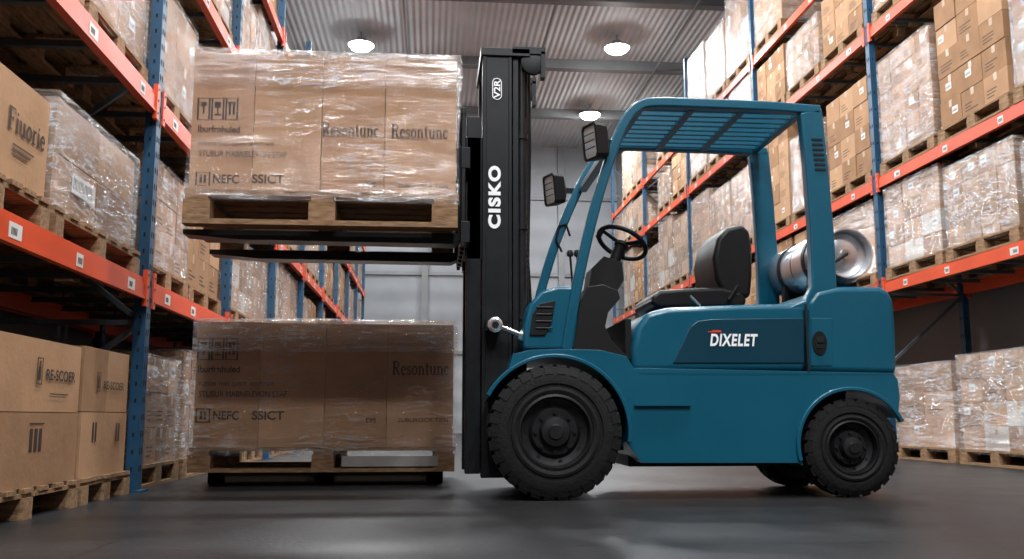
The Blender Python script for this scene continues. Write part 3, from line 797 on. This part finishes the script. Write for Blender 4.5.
# seat
mb = MB()
mb.prism(P([(651,304),(652,296),(660,290),(690,288),(722,287),(742,292),(748,300),(744,307),(660,308)], 5.36), 5.36, 5.84, "seat_vinyl")
mb.obj("seat_cushion", fk, 0.035, 5)
mb = MB()
mb.prism(P([(726,298),(716,280),(713,258),(717,238),(727,227),(742,224),(750,230),(753,248),(753,275),(751,298)], 5.38), 5.38, 5.82, "seat_vinyl")
mb.obj("seat_backrest", fk, 0.045, 5)
mb = MB()
mb.prism(P([(660,316),(660,306),(740,306),(745,316)], 5.4), 5.4, 5.8, "black_plastic")
p = q(738,285,5.34); mb.tube([(p[0], 5.34, p[1]), (p[0]-0.06, 5.34, p[1]-0.09)], 0.012, "black_plastic")
mb.tube([(q(700,305,5.3)[0],5.3,q(700,306,5.3)[1]), (q(690,296,5.3)[0],5.3,q(690,296,5.3)[1])], 0.01, "chrome")
mb.obj("seat_base", fk, 0.006)
# LPG tank
tr = 0.17; tx_, tz_ = q(846,250,5.2); zc = q(860,285)[1]+tr+0.02
mb = MB()
L = 0.86
mb.lathe((tx_, 5.22, zc), (0,1,0), [(0,0.0),(0.06,0.002),(0.115,0.012),(0.15,0.035),(tr,0.075),(tr,L-0.08),(0.15,L-0.035),(0.11,L-0.012),(0,L)], "aluminium", 48)
mb.lathe((tx_, 5.17, zc), (0,1,0), [(0.14,0.08),(0.146,0.0),(0.138,0.0),(0.132,0.07)], "aluminium", 40)
mb.lathe((tx_, 5.20, zc), (0,1,0), [(0,0),(0.03,0),(0.03,0.03)], "chrome", 16)
for d in (0.2, 0.6): mb.lathe((tx_, 5.22+d, zc), (0,1,0), [(tr,-0.02),(tr+0.006,-0.02),(tr+0.006,0.02),(tr,0.02)], "black_steel", 48)
mb.lathe((tx_, 5.22+0.4, zc), (0,1,0), [(tr,-0.008),(tr+0.004,0),(tr,0.008)], "aluminium", 48)
for d in (0.2, 0.6):
    y = 5.22+d; zb_ = q(860,286)[1]
    mb.prism([(tx_-0.15, zb_-0.01), (tx_+0.15, zb_-0.01), (tx_+0.14, zb_+0.10), (tx_+0.06, zb_+0.03), (tx_-0.06, zb_+0.03), (tx_-0.14, zb_+0.10)], y-0.025, y+0.025, "black_steel")
mb.tube([(tx_+0.0,5.19,zc), (tx_-0.1,5.15,zc-0.06), (tx_-0.2,5.25,zc-0.15)], 0.01, "black_plastic")
mb.obj("gas_tank", fk)

# decals
def TF(s, x, y, w, h, mt, Y, rot=0, bold=0.03, shear=0, sp=1.0):
    X, Z = q(x, y, Y); s_ = abs(q(x+10, y, Y)[0]-q(x, y, Y)[0])/10
    text(s, (X, Y, Z), w*s_, h*s_, mt, fk, '-Y', rot, bold, shear, sp)
TF("DIXELET", 734, 340, 48, 12, "decal_white", YN-0.002, 0, 0.035, 0.2, 1.14)
mb = MB()
a = q(712,332.3); b = q(721,330.3); mb.box(a[0], b[0], YN-0.003, YN-0.001, a[1], b[1], "decal_red"); a = q(708,332.3); b = q(712,331.3); mb.box(a[0], b[0], YN-0.003, YN-0.001, a[1], b[1], "decal_red")
mb.obj("brand_stripe", fk)

# ------------------------------------------------ mast
YM = 5.32
def mx(px, py, Y=YM): return q(px, py, Y)
def mbox(mb, x0, y0, x1, y1, Y, ya, yb, mt="black_steel"):
    a = q(x0, (y0+y1)/2, Y)[0]; b = q(x1, (y0+y1)/2, Y)[0]; zt = q(495, y0, Y)[1]; zb_ = q(495, y1, Y)[1]
    mb.box(a, b, ya, yb, max(zb_, 0.06), zt, mt)
mb = MB()
for (ya, yb) in ((5.32, 5.42), (5.78, 5.88)):
    s = 1 if ya < 5.5 else -1
    w0 = ya+0.004 if s == 1 else yb-0.03; w1 = w0+0.03
    mbox(mb, 482, 50, 512, 478, YM, w0, w1)
    mbox(mb, 482, 50, 486, 478, YM, ya, yb); mbox(mb, 508.5, 50, 512, 478, YM, ya, yb)
    mbox(mb, 466, 116, 481, 474, YM, ya+0.02, yb-0.01)
    mbox(mb, 513, 56, 519, 470, YM, ya+0.015, yb-0.02)
mbox(mb, 481, 48, 530, 56, YM, 5.31, 5.89); mbox(mb, 484, 440, 512, 462, YM, 5.42, 5.78); mbox(mb, 500, 150, 510, 166, YM, 5.42, 5.78); mbox(mb, 500, 290, 510, 304, YM, 5.42, 5.78)
mb.obj("mast_rails", fk, 0.004, 2)
mb = MB()
for yy in (5.37, 5.83):
    p0 = mx(522, 460, yy); p1 = mx(522, 120, yy); X = p0[0]; mb.cyl((X, yy, 0.2), (X, yy, mx(522,118,yy)[1]), 0.028, "black_steel"); mb.cyl((X, yy, mx(522,118,yy)[1]), (X, yy, mx(522,58,yy)[1]), 0.018, "rim_black")
    for z_ in (140, 230, 320): 
        zz = mx(522, z_, yy)[1]; mb.cyl((X, yy, zz), (X, yy, zz+0.03), 0.036, "black_steel")
for yy in (5.34, 5.84):
    p = mx(533, 63, 5.34); mb.lathe((p[0], yy-0.02, p[1]), (0,1,0), [(0,0),(0.05,0),(0.072,0.004),(0.06,0.02),(0.072,0.036),(0.05,0.04),(0,0.04)], "black_steel", 28)
    a = mx(512, 50, 5.34); b = mx(545, 56, 5.34)
    mb.box(a[0], b[0], yy-0.03, yy+0.03, b[1], a[1]+0.01, "black_steel")
    mb.box(mx(541,60)[0], mx(545,60)[0], yy-0.03, yy+0.03, mx(541,78)[1], mx(541,52)[1], "black_steel")
for yy, x_ in ((5.45, 527), (5.75, 527)):
    z_ = mx(0, 78, yy)[1]; X = mx(x_, 200, yy)[0]
    while z_ > 0.8:
        mb.box(X-0.008, X+0.008, yy-0.012, yy+0.012, z_-0.03, z_-0.004, "rim_black"); z_ -= 0.032
for yy, x_ in ((5.40, 526), (5.50, 529), (5.55, 525)):
    pts = [(mx(x_,70,yy)[0], yy, mx(x_,70,yy)[1]), (mx(x_+1,150,yy)[0], yy+0.01, mx(x_,150,yy)[1]), (mx(x_-1,260,yy)[0], yy, mx(x_,260,yy)[1]), (mx(x_+4,340,yy)[0], yy, mx(x_,340,yy)[1]), (mx(x_+14,356,yy)[0], yy, mx(x_,356,yy)[1])]
    mb.tube(pts, 0.009, "black_plastic", 8)
mb.obj("hydraulics", fk)
# carriage + load backrest
mb = MB()
xb0 = q(459, 200, 5.3)[0]; xb1 = q(469, 200, 5.3)[0]; 
for zc_ in (zfork-0.06, zfork+0.36): mb.box(xb0+0.005, xb1, 5.14, 6.02, zc_, zc_+0.12, "black_steel")
zt_ = q(460, 116, 5.3)[1]
for k in range(7):
    y = 5.16+0.84*k/6; mb.box(xb0+0.008, xb0+0.03, y-0.018, y+0.018, zfork-0.08, zt_, "black_steel")
mb.box(xb0+0.006, xb0+0.032, 5.14, 6.02, zt_-0.04, zt_, "black_steel")
for (ya, yb) in ((5.34, 5.42), (5.78, 5.86)): mb.box(xb1-0.02, xb1+0.09, ya, yb, zfork-0.12, zfork+0.6, "black_steel")
mb.obj("fork_carriage", fk, 0.004, 2)
mb = MB()
xt = q(186, 232, 5.25)[0]
for yc in (5.25, 5.88):
    mb.prism([(xb0+0.015, zfork+0.5), (xb0-0.012, zfork+0.5), (xb0-0.012, zfork-0.002), (xt, zfork-0.002), (xt, zfork-0.03), (xt+0.3, zfork-0.055), (xb0-0.03, zfork-0.062), (xb0+0.015, zfork-0.04)], yc-0.07, yc+0.07, "black_steel")
mb.obj("forks", fk, 0.003, 2)
TF("CISKO", 494.5, 197, 64, 12.5, "decal_white", 5.3185, math.pi/2, 0.05, 0, 1.2)
TF("V2R", 497, 89, 19, 6.5, "decal_white", 5.3185, math.pi/2, 0.02)
mb = MB()
c = q(497, 89, 5.318); pr = []
for k in range(24):
    a = 2*math.pi*k/24; pr.append((c[0]+0.026*math.cos(a), c[1]+0.038*(1 if math.sin(a) > 0 else -1)+0.026*math.sin(a)))
pr.append(pr[0]); mb.tube([(x, 5.3185, z) for x, z in pr], 0.0028, "decal_white", 6)
mb.obj("badge_outline", fk)

# tilt cylinder
mb = MB()
for s_, Yt in ((1, 5.22), (-1, 5.98)):
    a = q(495, 325, 5.22); b = q(549, 346, 5.22); A = Vector((a[0], Yt, a[1])); B = Vector((b[0], Yt, b[1]))
    mb.cyl(A, A.lerp(B, 0.6), 0.016, "chrome"); mb.cyl(A.lerp(B, 0.45), B, 0.03, "aluminium")
    mb.lathe(A-Vector((0,0.03,0)), (0,1,0), [(0,0),(0.03,0),(0.042,0.008),(0.042,0.052),(0.03,0.06),(0,0.06)], "aluminium", 24)
    mb.lathe(A-Vector((0,0.036,0)), (0,1,0), [(0,0),(0.018,0),(0.02,0.01)], "black_steel", 16)
    mb.box(A.x-0.05, A.x+0.03, Yt+s_*0.0, Yt+s_*0.12, A.z-0.03, A.z+0.03, "black_steel")
mb.obj("tilt_cylinders", fk)

# work lamps
def lamp(px, py, Y, sx=1.0):
    mb = MB(); x, z = q(px, py, Y); ax = Vector((-0.9, -0.4, -0.1)).normalized()
    c = Vector((x, Y, z)); u = Vector((-ax.y, ax.x, 0)).normalized(); v = ax.cross(u)
    def quadring(hw, hh, d): return [c+ax*d+u*(sx_*hw*sx)+v*(sy_*hh*sx) for sx_, sy_ in ((-1,-.8),(-.8,-1),(.8,-1),(1,-.8),(1,.8),(.8,1),(-.8,1),(-1,.8))]
    rings = [quadring(0.03,0.045,-0.08), quadring(0.06,0.085,-0.05), quadring(0.066,0.092,0.03), quadring(0.058,0.084,0.034), quadring(0.055,0.08,0.022)]
    vs = [p for r in rings for p in r]; fs = [tuple(range(8))]
    for i in range(len(rings)-1):
        for k in range(8): fs.append((i*8+k, i*8+(k+1)%8, (i+1)*8+(k+1)%8, (i+1)*8+k))
    mb.add(vs, fs, "black_plastic"); mb.add(rings[-1], [tuple(range(8))], "lens_glass")
    for k in (-1, 0, 1): mb.beam(c+ax*0.036+u*-0.055+v*k*0.04, c+ax*0.036+u*0.055+v*k*0.04, 0.004, 0.006, "black_steel", ax)
    mb.beam(c-ax*0.06, c-ax*0.06+Vector((0.09, 0.02, 0)), 0.03, 0.03, "black_steel")
    mb.obj("work_lamp_part", fk, fixn=False)
lamp(594, 142, 5.12, 1.1); lamp(553, 190, 6.02, 1.1)
mb = MB(); mb.tube([(q(570,236,6.0)[0],6.0,q(570,236,6.0)[1]),(q(566,226,6.0)[0],6.0,q(566,224,6.0)[1]),(q(559,226,6.0)[0],6.0,q(559,226,6.0)[1]),(q(556,240,6.0)[0],6.0,q(556,240,6.0)[1]),(q(562,252,6.0)[0],6.0,q(562,252,6.0)[1])], 0.008, "black_steel"); mb.obj("hand_grip", fk)

flush_text()

# ------------------------------------------------------------------ world
w = bpy.data.worlds.new("World"); scene.world = w; w.use_nodes = True
bg = w.node_tree.nodes["Background"]; bg.inputs[0].default_value = (0.75, 0.82, 0.9, 1); bg.inputs[1].default_value = 0.05
scene.view_settings.view_transform = 'Standard'
